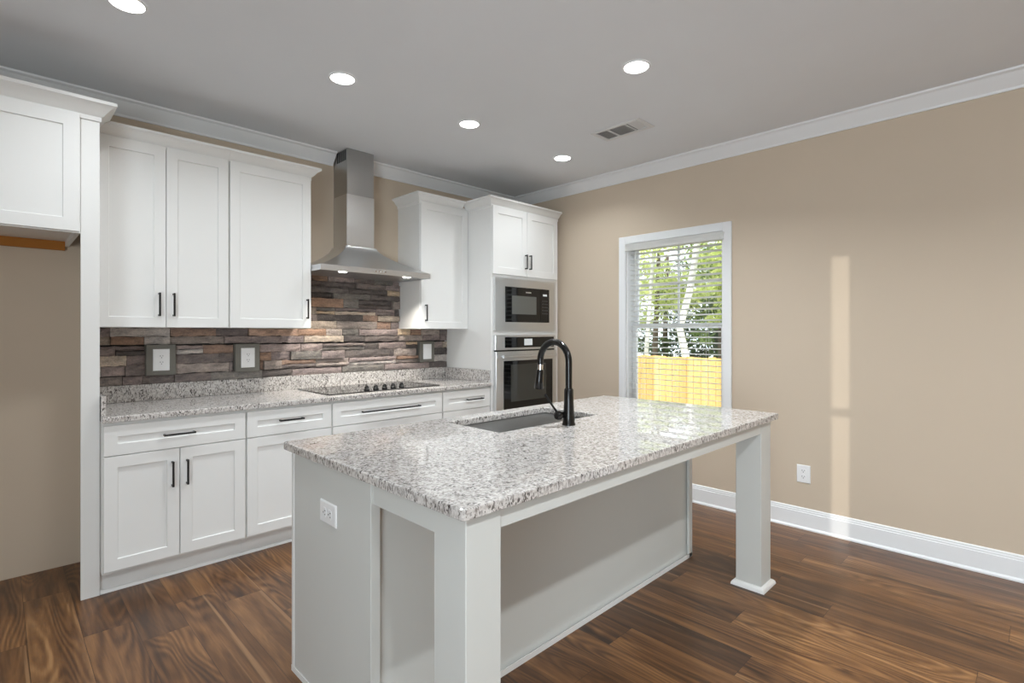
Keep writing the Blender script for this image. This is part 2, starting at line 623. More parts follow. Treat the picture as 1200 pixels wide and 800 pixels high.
# ------------------------------------------------------------------ window on the right wall
win = struct(MB().build.__self__.box(XW - 0.018, XW, WY1, WY1 + 0.07, WZ0 - 0.07, WZ1 + 0.065, 0.003)
             .box(XW - 0.018, XW, WY0 - 0.066, WY0, WZ0 - 0.07, WZ1 + 0.065, 0.003)
             .box(XW - 0.018, XW, WY0, WY1, WZ1, WZ1 + 0.065, 0.003)
             .box(XW - 0.018, XW, WY0, WY1, WZ0 - 0.07, WZ0, 0.003).build('window_1', M['trim']))
mb = MB()
mb.box(XW, XW + T, WY1 - 0.012, WY1, WZ0, WZ1).box(XW, XW + T, WY0, WY0 + 0.012, WZ0, WZ1)
mb.box(XW, XW + T, WY0, WY1, WZ1 - 0.012, WZ1).box(XW, XW + T, WY0, WY1, WZ0, WZ0 + 0.014)
mb.build('window_jamb', M['trim'], win)
ya, yb = WY0 + 0.013, WY1 - 0.013


def sash(name, x0, x1, z0, z1, st, top, bot):
    mb = MB()
    mb.box(x0, x1, ya, ya + st, z0, z1, 0.002).box(x0, x1, yb - st, yb, z0, z1, 0.002)
    mb.box(x0, x1, ya + st, yb - st, z0, z0 + bot, 0.002).box(x0, x1, ya + st, yb - st, z1 - top, z1, 0.002)
    s = mb.build(name, M['trim'], win)
    WORLD[s.name] = parent_loc(win)
    xm = (x0 + x1) / 2
    MB().box(xm - 0.002, xm + 0.002, ya + st, yb - st, z0 + bot, z1 - top).build('window_pane', M['glass'], s)
    return s


up = sash('upper_sash', XW + 0.105, XW + 0.135, 1.375, WZ1 - 0.013, 0.034, 0.034, 0.036)
lo = sash('lower_sash', XW + 0.072, XW + 0.104, WZ0 + 0.015, 1.413, 0.036, 0.042, 0.05)
ym = (ya + yb) / 2
MB().box(XW + 0.116, XW + 0.124, ym - 0.009, ym + 0.009, 1.411, WZ1 - 0.047).box(
    XW + 0.116, XW + 0.124, ya + 0.034, yb - 0.034, 1.735, 1.752).build('muntin', M['trim'], up)
MB().box(XW + 0.06, XW + 0.074, ym - 0.03, ym + 0.03, 1.405, 1.418, 0.003).build('sash_lock', M['trim'], lo)

# horizontal blind hung inside the casing
bl = thing('window_blind', 'white horizontal slat blind lowered with slats open in the right wall window', 'blind', (XW + 0.035, ym, WZ0))
MB().box(XW + 0.006, XW + 0.06, WY0 + 0.014, WY1 - 0.014, 2.045, 2.092, 0.003).build('headrail', M['blind'], bl)
MB().sweep([(0, 2.038), (0.012, 2.038), (0.016, 2.046), (0.013, 2.056), (0.013, 2.078), (0.018, 2.088), (0.018, 2.095), (0, 2.095)],
           [(XW + 0.005, WY1 - 0.02), (XW - 0.026, WY1 - 0.02 + 0.0), (XW - 0.026, WY0 + 0.002), (XW + 0.005, WY0 + 0.002)], 1).build('valance', M['blind'], bl, smooth=30)
mb = MB()
z = 2.015
NS = 0
while z > WZ0 + 0.055:
    tl = 0.004
    prof = []
    for k in range(7):
        u = -1 + k / 3
        prof.append((XW + 0.034 + 0.025 * u, z + 0.0022 * (1 - u * u) - tl * u))
    lower = [(x, zz - 0.0024) for x, zz in reversed(prof)]
    ring = prof + lower
    mb.rings([[(x, WY0 + 0.02, zz) for x, zz in ring], [(x, WY1 - 0.02, zz) for x, zz in ring]])
    z -= 0.0447
mb.build('slats', M['blind'], bl, smooth=40)
MB().box(XW + 0.010, XW + 0.058, WY0 + 0.02, WY1 - 0.02, WZ0 + 0.018, WZ0 + 0.036, 0.003).build('bottom_rail', M['blind'], bl)
mb = MB()
for yy in (WY0 + 0.14, ym, WY1 - 0.14):
    for dx in (0.009, 0.0595):
        mb.tube([(XW + dx, yy, WZ0 + 0.03), (XW + dx, yy, 2.05)], 0.0010, 6)
mb.build('ladder_cord', M['cord'], bl)
MB().tube([(XW - 0.004, WY1 - 0.09, 2.04), (XW - 0.008, WY1 - 0.09, 1.55)], 0.004, 8).build('tilt_wand', M['cord'], bl)

# slot added to shape the sun patch; wide glazed opening in the left wall (behind the camera)
s = struct(MB().box(XL - 0.09, XL - 0.06, SY0, SY0 + 0.004, 0.3, 2.172).box(XL - 0.09, XL - 0.06, SY1 - 0.004, SY1, 0.3, 2.172)
           .box(XL - 0.09, XL - 0.06, SY0, SY1, 1.232, 1.282).build('patch_slot_frame', M['trim']))  # crossbar added to cast the break in the sun patch
MB().box(XL - 0.077, XL - 0.073, SY0 + 0.004, SY1 - 0.004, 0.3, 2.172).build('window_pane', M['glass'], s)
mb = MB()
for k in range(3):
    yy = LY0 + (LY1 - LY0) * k / 2
    mb.box(XL - 0.10, XL - 0.04, max(LY0, yy - 0.04), min(LY1, yy + 0.04), 0, LZ1)
mb.box(XL - 0.10, XL - 0.04, LY0, LY1, 0, 0.06).box(XL - 0.10, XL - 0.04, LY0, LY1, LZ1 - 0.07, LZ1)
struct(mb.build('window_3', M['trim']))

# ------------------------------------------------------------------ outside
struct(MB().box(4.3, 40, -14, 40, -1.15, -0.95).build('lawn', M['grass']))
fx = 9.5
fn = thing('wooden_fence', 'new yellow cedar board fence outside behind the window', 'fence', (fx, 6, -0.95))
mb = MB()
y = -3.0
while y < 16:
    h = 0.86 + random.uniform(-0.012, 0.012)
    mb.box(fx - 0.01, fx + 0.01, y, y + 0.138, -0.95, h)
    y += 0.145
mb.build('boards', M['fence'], fn)
mb = MB()
for zz in (-0.7, 0.0, 0.6):
    mb.box(fx + 0.01, fx + 0.05, -3, 16, zz, zz + 0.09)
mb.build('rails', M['fence'], fn)
for k in range(8):
    yy = -2.9 + k * 2.4
    MB().box(fx + 0.05, fx + 0.14, yy, yy + 0.09, -0.95, 0.80).build('post', M['fence'], fn)


def leaves(mb, c, rad, n, smin, smax):
    bm = mb.bm
    rm = min(rad)
    subs = []
    for _ in range(max(6, n // 55)):
        d = Vector((random.gauss(0, 1), random.gauss(0, 1), random.gauss(0, 1))).normalized()
        r = random.random() ** 0.4
        subs.append((Vector((c[0] + d.x * rad[0] * r, c[1] + d.y * rad[1] * r, c[2] + d.z * rad[2] * r)), rm * random.uniform(0.14, 0.34)))
    for _ in range(n):
        q, sr = random.choice(subs)
        p = q + Vector([max(-1.3, min(1.3, random.gauss(0, k))) * sr for k in (0.9, 0.9, 0.5)])
        s = random.uniform(smin, smax)
        a = Vector((random.gauss(0, 1), random.gauss(0, 1), random.gauss(0, 1))).normalized()
        b = a.orthogonal().normalized() * s * 0.55
        a = a * s
        vs = [bm.verts.new(p + q) for q in (-a, b - a * 0.1, a, -b - a * 0.1)]
        bm.faces.new(vs)


def tree(name, label, x, y, trunk, tr, barkm, blobs, leafm, n, sz=(0.05, 0.12)):
    t = thing(name, label, 'tree', (x, y, -0.95), None)
    MB().tube(trunk, tr, 10).build('trunk', barkm, t, smooth=60)
    mb = MB()
    tot = sum(b[1][0] * b[1][1] * b[1][2] for b in blobs)
    for c, r in blobs:
        leaves(mb, c, r, int(n * r[0] * r[1] * r[2] / tot), *sz)
    mb.build('foliage', leafm, t)
    return t


tree('birch_tree', 'pale leaning birch trunk seen through the middle of the window', 13.0, 6.7,
     [(13, 6.72, -0.95), (13, 6.63, 0.7), (13, 6.80, 1.45), (13, 6.52, 2.4), (13, 6.33, 3.5), (13.1, 6.1, 5.6)], [0.11, 0.10, 0.095, 0.09, 0.08, 0.05],
     M['bark_w'], [((13.2, 6.0, 5.2), (1.5, 1.6, 1.3)), ((13.3, 5.2, 3.7), (0.8, 0.8, 0.7))], M['leaf_a'], 1500)
tree('birch_tree', 'slim pale birch trunk at the left edge of the window view', 13.6, 8.1,
     [(13.6, 8.1, -0.95), (13.6, 8.16, 0.8), (13.6, 8.02, 2.6), (13.6, 7.8, 5.0)], [0.07, 0.065, 0.055, 0.04],
     M['bark_w'], [((13.7, 7.9, 4.6), (1.3, 1.3, 1.2)), ((14.0, 8.6, 3.1), (0.8, 0.8, 0.8))], M['leaf_a'], 1500)
tree('birch_tree', 'slim pale birch trunk at the right edge of the window view', 12.4, 5.25,
     [(12.4, 5.3, -0.95), (12.4, 5.25, 0.9), (12.45, 5.32, 2.6), (12.4, 5.2, 5.0)], [0.06, 0.055, 0.05, 0.035],
     M['bark_w'], [((12.6, 5.1, 4.6), (1.1, 1.2, 1.1))], M['leaf_b'], 1000)
tree('leafy_tree', 'bright yellow green tree filling the upper left of the window view', 15.2, 8.8,
     [(15.2, 8.8, -0.95), (15.2, 8.8, 1.0), (15.3, 8.7, 4.5)], [0.10, 0.09, 0.05],
     M['bark_b'], [((15.2, 8.7, 3.4), (1.6, 1.7, 1.5)), ((15.0, 7.9, 2.3), (1.0, 1.0, 0.8)), ((15.3, 9.6, 2.0), (1.0, 1.1, 0.8))], M['leaf_a'], 3600)
tree('leafy_tree', 'mid green tree beyond the fence behind the leaning birch', 15.8, 6.9,
     [(15.8, 6.9, -0.95), (15.8, 6.9, 1.2), (15.9, 6.8, 4.6)], [0.10, 0.09, 0.05],
     M['bark_b'], [((15.9, 6.9, 3.2), (1.3, 1.6, 1.6)), ((15.7, 7.2, 1.7), (0.9, 1.2, 0.7))], M['leaf_b'], 3400)
tree('leafy_tree', 'yellow green tree in the right half of the window view', 14.4, 5.6,
     [(14.4, 5.6, -0.95), (14.4, 5.6, 1.2), (14.5, 5.7, 4.6)], [0.09, 0.08, 0.05],
     M['bark_b'], [((14.5, 5.7, 3.0), (1.0, 1.2, 1.2)), ((14.3, 6.3, 2.1), (0.8, 0.7, 0.7))], M['leaf_a'], 2400)
for lab, x, y in (('dark green thicket tree low behind the left of the fence', 17.8, 9.8),
                  ('dark green thicket tree low behind the middle of the fence', 18.2, 8.0),
                  ('dark green thicket tree low behind the right of the fence', 17.4, 5.9),
                  ('dark green thicket tree farthest toward the right beyond the fence', 17.0, 3.6)):
    tree('thicket_tree', lab, x, y, [(x, y, -0.95), (x, y + 0.1, 1.0), (x, y, 4.2)], [0.12, 0.1, 0.06], M['bark_b'],
         [((x, y, 1.0), (1.0, 1.4, 1.3)), ((x, y, 2.8), (1.0, 1.3, 1.4))], M['leaf_c'], 2600, (0.06, 0.13))

# ------------------------------------------------------------------ base cabinets along the back wall
YD, YC = 3.298, 3.317        # door face, carcass face
CB = YW - 0.001


def base_cabinet(label, x0, x1, fronts):
    r = thing('base_cabinet', label, 'cabinet', ((x0 + x1) / 2, 3.63, 0), None)
    MB().box(x0, x1, YC, CB, 0.115, 0.8838, 0.001).build('carcass', M['cab'], r)
    MB().box(x0, x1, 3.387, 3.405, 0.0, 0.115).build('toe_kick', M['cab'], r)
    MB().sweep([(0, 0), (0.014, 0), (0.0135, 0.006), (0.010, 0.012), (0.004, 0.016), (0, 0.017)], [(x0, 3.3869), (x1, 3.3869)], 1).build('shoe_molding', M['cab'], r, smooth=40)
    for f in fronts:
        front(*((f[0], r) + f[1:]))
    return r


base_cabinet('white shaker base cabinet with one wide drawer over two doors beside the tall fridge panel', 0.379, 1.0535,
             [('drawer', 0.384, 1.0485, 0.714, 0.866, YD, (0.711, 0.790, 0.150, False)),
              ('door', 0.384, 0.7135, 0.130, 0.709, YD, (0.679, 0.577, 0.136, True)),
              ('door', 0.7175, 1.0485, 0.130, 0.709, YD, (0.748, 0.577, 0.136, True))])
base_cabinet('white shaker base cabinet with a drawer over one door left of the cooktop', 1.0545, 1.5855,
             [('drawer', 1.0595, 1.5805, 0.714, 0.866, YD, (1.316, 0.797, 0.150, False)),
              ('door', 1.0595, 1.5805, 0.130, 0.709, YD, (1.545, 0.577, 0.136, True))])
base_cabinet('white base cabinet under the cooktop with a long black pull on its top drawer', 1.5865, 2.4945,
             [('drawer', 1.5915, 2.4895, 0.714, 0.866, YD, (2.035, 0.790, 0.475, False)),
              ('drawer', 1.5915, 2.4895, 0.424, 0.709, YD, (2.035, 0.566, 0.475, False)),
              ('drawer', 1.5915, 2.4895, 0.130, 0.419, YD, (2.035, 0.274, 0.475, False))])
base_cabinet('white narrow base cabinet with a small drawer beside the oven tower', 2.4955, 2.9990,
             [('drawer', 2.5005, 2.994, 0.714, 0.866, YD, (2.818, 0.790, 0.170, False)),
              ('door', 2.5005, 2.994, 0.130, 0.709, YD, (2.535, 0.577, 0.136, True))])
# countertop run
ct = thing('granite_countertop', 'speckled grey granite countertop on the white base cabinets along the stone wall', 'countertop', (1.69, 3.6, 0.884))
slab([(0.379, 3.283), (2.9985, 3.283), (2.9985, 3.938), (0.379, 3.938)], 0.884, 0.914, None, 0.007).build('slab', M['granite'], ct)
MB().box(0.399, 2.9785, 3.905, 3.938, 0.9141, 1.016, 0.0015).build('backsplash_strip', M['granite'], ct)
MB().box(0.379, 0.398, 3.33, 3.938, 0.9141, 1.016, 0.0015).build('side_splash', M['granite'], ct)
MB().box(2.9795, 2.9985, 3.30, 3.938, 0.9141, 1.016, 0.0015).build('side_splash', M['granite'], ct)

# ------------------------------------------------------------------ stone backsplash
def srgb_pal():
    pal = [((98, 87, 83), 6), ((82, 74, 71), 5), ((112, 98, 95), 6), ((130, 117, 109), 4), ((150, 134, 118), 3),
           ((166, 142, 114), 2), ((138, 108, 90), 2), ((162, 153, 147), 3), ((106, 100, 94), 3), ((122, 107, 103), 5), ((128, 98, 78), 2)]
    tot = sum(w for _, w in pal)
    r = random.uniform(0, tot)
    for c, w_ in pal:
        r -= w_
        if r <= 0:
            break
    k = random.uniform(1.08, 1.34)
    g_ = sum(c) / 3
    return lin(*(min(255, (g_ + (v - g_) * 0.72) * k) for v in c))


OUT = [(0.660, 0.820, 1.070, 1.262), (1.166, 1.334, 1.070, 1.254), (2.682, 2.840, 1.072, 1.256)]
random.seed(21)
mb = MB()
lay = mb.bm.loops.layers.float_color.new('stone')


def stone(x0, x1, z0, z1):
    if x1 - x0 < 0.02 or z1 - z0 < 0.012:
        return
    g = 0.0012
    x0 += g; x1 -= g; z0 += g; z1 -= g
    col = srgb_pal()
    yf = random.uniform(3.890, 3.916)
    tilt = random.uniform(-0.006, 0.006)
    nx = max(3, int((x1 - x0) / 0.03))
    nz = 3
    grid = []
    for j in range(nz + 1):
        rowv = []
        for i in range(nx + 1):
            u, v = i / nx, j / nz
            edge = (i in (0, nx)) or (j in (0, nz))
            dx = random.uniform(-0.002, 0.002) if 0 < i < nx else random.uniform(-0.001, 0.001)
            dz = random.uniform(-0.003, 0.003)
            yy = yf + tilt * (u - 0.5) + random.uniform(-0.0022, 0.0022) + (0.006 if edge else 0.0)
            rowv.append(mb.bm.verts.new((x0 + (x1 - x0) * u + dx, yy, z0 + (z1 - z0) * v + dz)))
        grid.append(rowv)
    fs = []
    for j in range(nz):
        for i in range(nx):
            fs.append(mb.bm.faces.new((grid[j][i], grid[j][i + 1], grid[j + 1][i + 1], grid[j + 1][i])))
    rim = grid[0] + [grid[j][nx] for j in range(1, nz + 1)] + grid[nz][-2::-1] + [grid[j][0] for j in range(nz - 1, 0, -1)]
    back = [mb.bm.verts.new((v.co.x, 3.9385, v.co.z)) for v in rim]
    n = len(rim)
    for i in range(n):
        fs.append(mb.bm.faces.new((rim[i], back[i], back[(i + 1) % n], rim[(i + 1) % n])))
    for f in fs:
        for lp in f.loops:
            lp[lay] = col


def split_x(a, b, z0, z1):
    """cut a run around the outlet boxes"""
    segs = [(a, b)]
    for ox0, ox1, oz0, oz1 in OUT:
        if z1 <= oz0 + 0.004 or z0 >= oz1 - 0.004:
            continue
        new = []
        for s0, s1 in segs:
            if s1 <= ox0 or s0 >= ox1:
                new.append((s0, s1))
            else:
                if s0 < ox0:
                    new.append((s0, ox0))
                if s1 > ox1:
                    new.append((ox1, s1))
        segs = new
    return segs


def stone_area(xa, xb, za, zb):
    z = za
    cuts = sorted({c for o in OUT for c in (o[2], o[3]) if za < c < zb})
    while z < zb - 0.004:
        h = random.choice((0.044, 0.050, 0.056, 0.062, 0.070))
        z1 = z + h
        for c in cuts:
            if z < c - 0.001 and z1 > c - 0.022:
                z1 = c
                break
        if zb - z1 < 0.022:
            z1 = zb
        x = xa - random.uniform(0, 0.2)
        while x < xb:
            L = random.choice((0.11, 0.15, 0.19, 0.24, 0.30, 0.36, 0.42)) * random.uniform(0.85, 1.15)
            for s0, s1 in split_x(max(x, xa), min(x + L, xb), z, z1):
                if h > 0.05 and random.random() < 0.2 and s1 - s0 > 0.1:
                    zm = z + (z1 - z) * random.uniform(0.42, 0.58)
                    stone(s0, s1, z, zm)
                    stone(s0, s1, zm, z1)
                else:
                    stone(s0, s1, z, z1)
            x += L
        z = z1


stone_area(0.381, 2.998, 1.0165, 1.3655)
stone_area(1.5765, 2.4935, 1.3655, 1.795)
# mortar bed behind the stones, with openings at the outlet boxes
mbed = MB()
bs = mb.build('trim_2', M['stone'])
struct(bs)
bs['label'] = 'stacked ledge stone backsplash in grey, brown and tan behind the counter'
MB().box(0.380, 2.998, 3.934, 3.9396, 1.0165, 1.3655).box(1.5765, 2.4935, 3.934, 3.9396, 1.3655, 1.795).build('mortar_bed', M['dark'], bs)
random.seed(11)

# ------------------------------------------------------------------ outlets
def outlet_parts(r, kind='duplex', frame=None):
    """built facing -Y around the local origin (back of the plate at y=0)"""
    WORLD[r.name] = Vector((0, 0, 0))
    if frame:
        fw0, fw1, fz0, fz1 = frame
        MB().box(fw0, fw1, -0.026, 0.034, fz0, fz1, 0.004).build('stone_surround', M['cover'], r)['label'] = 'grey cast stone surround'
        yb = -0.026
    else:
        yb = 0.0
    mb = MB()
    a, b = 0.036, 0.0585
    if frame:
        a, b = 0.0445, 0.068

    def rect(i, y):
        return [(-a + i, y, -b + i), (a - i, y, -b + i), (a - i, y, b - i), (-a + i, y, b - i)]

    mb.rings([rect(0, yb), rect(0, yb - 0.002), rect(0.003, yb - 0.0055), rect(0.005, yb - 0.006)])
    mb.build('cover_plate', M['plate'], r)
    yp = yb - 0.006
    if kind == 'duplex':
        for s in (-1, 1):
            cz = s * 0.0195
            q = MB()
            pts = []
            for k in range(24):
                an = 2 * PI * k / 24
                pts.append((0.0172 * max(-0.92, min(0.92, 1.12 * math.cos(an))), 0.0145 * math.sin(an)))
            q.rings([[(x, yp, cz + zz) for x, zz in pts], [(x, yp - 0.0022, cz + zz) for x, zz in pts]])
            rc = q.build('receptacle', M['plate'], r)
            WORLD[rc.name] = Vector((0, 0, 0))
            yy = yp - 0.0026
            MB().box(-0.0078, -0.0052, yy, yy + 0.001, cz + 0.001, cz + 0.0095).box(0.0052, 0.0078, yy, yy + 0.001, cz + 0.002, cz + 0.009).cyl(
                (0, yy, cz - 0.006), (0, yy + 0.001, cz - 0.006), 0.0027, n=12).build('slots', M['slot'], rc)
        MB().cyl((0, yp - 0.001, 0), (0, yp, 0), 0.003, n=12).build('screw', M['plate'], r)
    else:
        MB().box(-0.017, 0.017, yp - 0.003, yp, -0.034, 0.034, 0.001).build('rocker_switch', M['plate'], r)
        MB().cyl((0, yp - 0.001, 0.048), (0, yp, 0.048), 0.003, n=12).build('screw', M['plate'], r)


o1 = thing('wall_outlet', 'white duplex outlet in a grey stone surround at the left end of the backsplash', 'outlet', (0.740, 3.905, 1.166))
outlet_parts(o1, 'duplex', (-0.080, 0.080, -0.096, 0.096))
o2 = copy_tree(o1)
o2.location = (1.250, 3.905, 1.162)
tag(o2, 'white duplex outlet in a grey stone surround under the single-door upper cabinet', 'outlet')
o3 = thing('wall_switch', 'white rocker switch in a grey stone surround beside the oven tower', 'switch', (2.762, 3.905, 1.165))
outlet_parts(o3, 'rocker', (-0.079, 0.079, -0.092, 0.092))
o4 = thing('wall_outlet', 'white duplex outlet low on the beige right wall', 'outlet', (XW, 1.147, 0.373))
outlet_parts(o4)
o4.rotation_euler = (0, 0, PI / 2 * -1)
o4.scale = (1.18, 1.0, 1.03)
o5 = copy_tree(o4)
o5.location = (0.840, 1.772, 0.700)
o5.rotation_euler = (PI / 2 * 1, 0, -PI / 2)
o5.rotation_euler = (Matrix.Rotation(-PI / 2, 3, 'Z') @ Matrix.Rotation(PI / 2, 3, 'Y')).to_euler()
o5.scale = (1.08, 1.0, 1.05)
tag(o5, 'white duplex outlet mounted sideways on the grey end panel of the island', 'outlet')

# ------------------------------------------------------------------ wall cabinets
YU = 3.594
YUC = 3.613


def upper(label, x0, x1, fronts):
    r = thing('wall_cabinet', label, 'cabinet', ((x0 + x1) / 2, 3.77, 1.367), None)
    MB().box(x0, x1, YUC, CB, 1.367, 2.44, 0.001).build('carcass', M['cab'], r)
    for f in fronts:
        front(*((f[0], r) + f[1:]))
    return r


wc1 = upper('white two-door wall cabinet over the counter next to the fridge panel', 0.379, 1.0475,
      [('door', 0.384, 0.7085, 1.368, 2.418, YU, (0.674, 1.50, 0.136, True)),
       ('door', 0.7120, 1.0435, 1.368, 2.418, YU, (0.746, 1.50, 0.136, True))])
wc2 = upper('white single-door wall cabinet left of the range hood', 1.0485, 1.5755,
      [('door', 1.0535, 1.5725, 1.368, 2.418, YU, (1.543, 1.50, 0.136, True))])
wc3 = upper('white single-door wall cabinet between the range hood and the oven tower', 2.4955, 2.9985,
      [('door', 2.4985, 2.9955, 1.368, 2.418, YU, (2.540, 1.50, 0.136, True))])
MB().sweep(crown_profile(2.422), [(0.379, YUC), (1.0477, YUC)], 1).build('crown', M['cab'], wc1, smooth=25)
MB().sweep(crown_profile(2.422), [(1.0483, YUC), (1.5755, YUC), (1.5755, CB)], 1).build('crown', M['cab'], wc2, smooth=25)
MB().sweep(crown_profile(2.422), [(2.4955, CB), (2.4955, YUC), (2.9415, YUC)], 1).build('crown', M['cab'], wc3, smooth=25)

# ------------------------------------------------------------------ fridge surround
YFC = 3.367
fp = thing('fridge_panel', 'tall white end panel standing between the empty fridge alcove and the base cabinets', 'panel', (0.34, 3.6, 0))
MB().box(0.3015, 0.377, YFC, YFC + 0.019, 0, 2.4065, 0.001).build('face_strip', M['cab'], fp)
MB().box(0.359, 0.377, YFC + 0.019, CB, 0, 2.4065).build('side_panel', M['cab'], fp)
fc = thing('over_fridge_cabinet', 'white wall cabinet bridging the top of the empty fridge alcove', 'cabinet', (-0.17, 3.63, 1.834))
mb = MB()
mb.box(-0.64, 0.3005, YFC, CB, 1.858, 2.44)
mb.box(-0.64, 0.3005, YFC, YFC + 0.02, 1.832, 1.858).box(0.2825, 0.3005, YFC + 0.02, CB, 1.832, 1.858).box(-0.64, -0.62, YFC + 0.02, CB, 1.832, 1.858)
mb.build('carcass', M['cab'], fc)
front('door', fc, -0.165, 0.296, 1.838, 2.418, YFC - 0.020, (-0.132, 1.93, 0.136, True), 0.062)
front('door', fc, -0.635, -0.169, 1.838, 2.418, YFC - 0.020, (-0.202, 1.93, 0.136, True), 0.062)
MB().box(-0.62, 0.2820, 3.918, CB, 1.806, 1.857).build('hanging_cleat', M['rawwood'], fc)['label'] = 'raw wood hanging cleat'
MB().sweep(crown_profile(2.425, 0.075, 0.064), [(-0.64, CB), (-0.64, YFC - 0.001), (0.377, YFC - 0.001), (0.377, 3.600)], 1).build('crown', M['cab'], fc, smooth=25)

# ------------------------------------------------------------------ oven tower
YT = 3.29
tw = thing('oven_tower_cabinet', 'tall white cabinet in the corner housing the wall oven and microwave', 'cabinet', (3.435, 3.6, 0))
MB().box(3.0005, 3.019, YT, CB, 0, 2.44, 0.001).build('side_panel', M['cab'], tw)
MB().box(3.849, 3.868, YT, CB, 0, 2.44, 0.001).build('side_panel', M['cab'], tw)
MB().box(3.019, 3.849, CB - 0.012, CB, 0.1, 2.44).build('back_panel', M['inside'], tw)
for z0, z1 in ((0.105, 0.125), (0.560, 0.585), (1.322, 1.345), (1.820, 1.842), (2.42, 2.44)):
    MB().box(3.019, 3.849, YT + 0.019, CB - 0.012, z0, z1).build('shelf', M['inside'], tw)
mb = MB()
mb.box(3.019, 3.040, YT, YT + 0.019, 0.105, 2.44).box(3.795, 3.849, YT, YT + 0.019, 0.105, 2.44)
for z0, z1 in ((0.105, 0.125), (0.556, 0.600), (1.300, 1.362), (1.800, 1.846), (2.415, 2.44)):
    mb.box(3.040, 3.795, YT, YT + 0.019, z0, z1)
mb.build('face_frame', M['cab'], tw)
MB().box(3.019, 3.849, YT + 0.075, YT + 0.09, 0, 0.105).build('toe_kick', M['cab'], tw)
MB().sweep(crown_profile(2.422), [(3.0005, 3.612), (3.0005, YT), (3.868, YT)], 1).build('crown', M['cab'], tw, smooth=25)
front('door', tw, 3.003, 3.4225, 1.838, 2.418, YT - 0.020, (3.397, 1.968, 0.130, True), 0.060)
front('door', tw, 3.4265, 3.845, 1.838, 2.418, YT - 0.020, (3.452, 1.968, 0.130, True), 0.060)
front('drawer', tw, 3.003, 3.845, 0.130, 0.575, YT - 0.020, (3.424, 0.40, 0.475, False), 0.060)

yf = YT - 0.001
ov = thing('wall_oven', 'stainless built-in wall oven with a black glass door under the microwave', 'oven', (3.417, 3.5, 0.59))
MB().box(3.045, 3.790, YT + 0.019, 3.85, 0.602, 1.298).build('oven_body', M['dark'], ov)
MB().box(3.026, 3.808, yf - 0.026, yf, 1.184, 1.312, 0.003).build('control_panel', M['steel_l'], ov)
cpn = MB().box(3.135, 3.780, yf - 0.0285, yf - 0.0255, 1.203, 1.296, 0.001).build('control_glass', M['bglass'], ov)
WORLD[cpn.name] = parent_loc(ov)
MB().box(3.375, 3.480, yf - 0.0293, yf - 0.0283, 1.222, 1.280).build('display', M['screen'], cpn)['label'] = 'small pale grey lit display'
dr = MB().box(3.026, 3.808, yf - 0.034, yf - 0.004, 0.604, 1.172, 0.003).build('oven_door', M['steel_l'], ov)
WORLD[dr.name] = parent_loc(ov)
MB().box(3.114, 3.752, yf - 0.0362, yf - 0.0335, 0.655, 1.090, 0.001).build('door_glass', M['bglass'], dr)
MB().box(3.20, 3.66, yf - 0.0372, yf - 0.0358, 0.730, 1.055, 0.0004).build('viewing_window', M['ovenglass'], dr)
hm = MB()
hm.tube([(3.075, yf - 0.075, 1.128), (3.76, yf - 0.075, 1.128)], 0.0125, 16)
for xx in (3.10, 3.735):
    hm.cyl((xx, yf - 0.034, 1.128), (xx, yf - 0.070, 1.128), 0.009, n=12)
hm.build('handle', M['steel_l'], dr, smooth=50)
MB().box(3.030, 3.804, yf - 0.012, yf - 0.002, 1.1725, 1.1835).build('vent_gap', M['dark'], ov)

mw = thing('built_in_microwave', 'black microwave in a wide stainless trim frame above the wall oven', 'microwave', (3.417, 3.5, 1.352))
MB().box(3.045, 3.790, YT + 0.019, 3.75, 1.364, 1.798).build('microwave_body', M['dark'], mw)
mb = MB()
for a in ((3.026, 3.143, 1.352, 1.810), (3.716, 3.808, 1.352, 1.810), (3.143, 3.716, 1.352, 1.427), (3.143, 3.716, 1.737, 1.810)):
    mb.box(a[0], a[1], yf - 0.022, yf, a[2], a[3])
mb.build('trim_frame', M['steel_l'], mw)
mdo = MB().box(3.144, 3.590, yf - 0.028, yf - 0.002, 1.428, 1.736, 0.002).build('microwave_door', M['bglass'], mw)
WORLD[mdo.name] = parent_loc(mw)
MB().box(3.222, 3.535, yf - 0.0292, yf - 0.0278, 1.498, 1.660, 0.0005).build('viewing_window', M['greyglass'], mdo)
MB().box(3.395, 3.465, yf - 0.0288, yf - 0.0278, 1.690, 1.701).build('badge', M['steel'], mdo)
mpn = MB().box(3.592, 3.715, yf - 0.028, yf - 0.002, 1.428, 1.736, 0.002).build('keypad', M['bglass'], mw)
WORLD[mpn.name] = parent_loc(mw)
MB().box(3.625, 3.680, yf - 0.0288, yf - 0.0278, 1.672, 1.690, 0.0003).build('display', M['screen'], mpn)
mb = MB()
for i in range(3):
    for j in range(5):
        mb.box(3.618 + i * 0.028, 3.634 + i * 0.028, yf - 0.0286, yf - 0.0278, 1.505 + j * 0.029, 1.517 + j * 0.029)
mb.build('buttons', M['slot'], mpn)

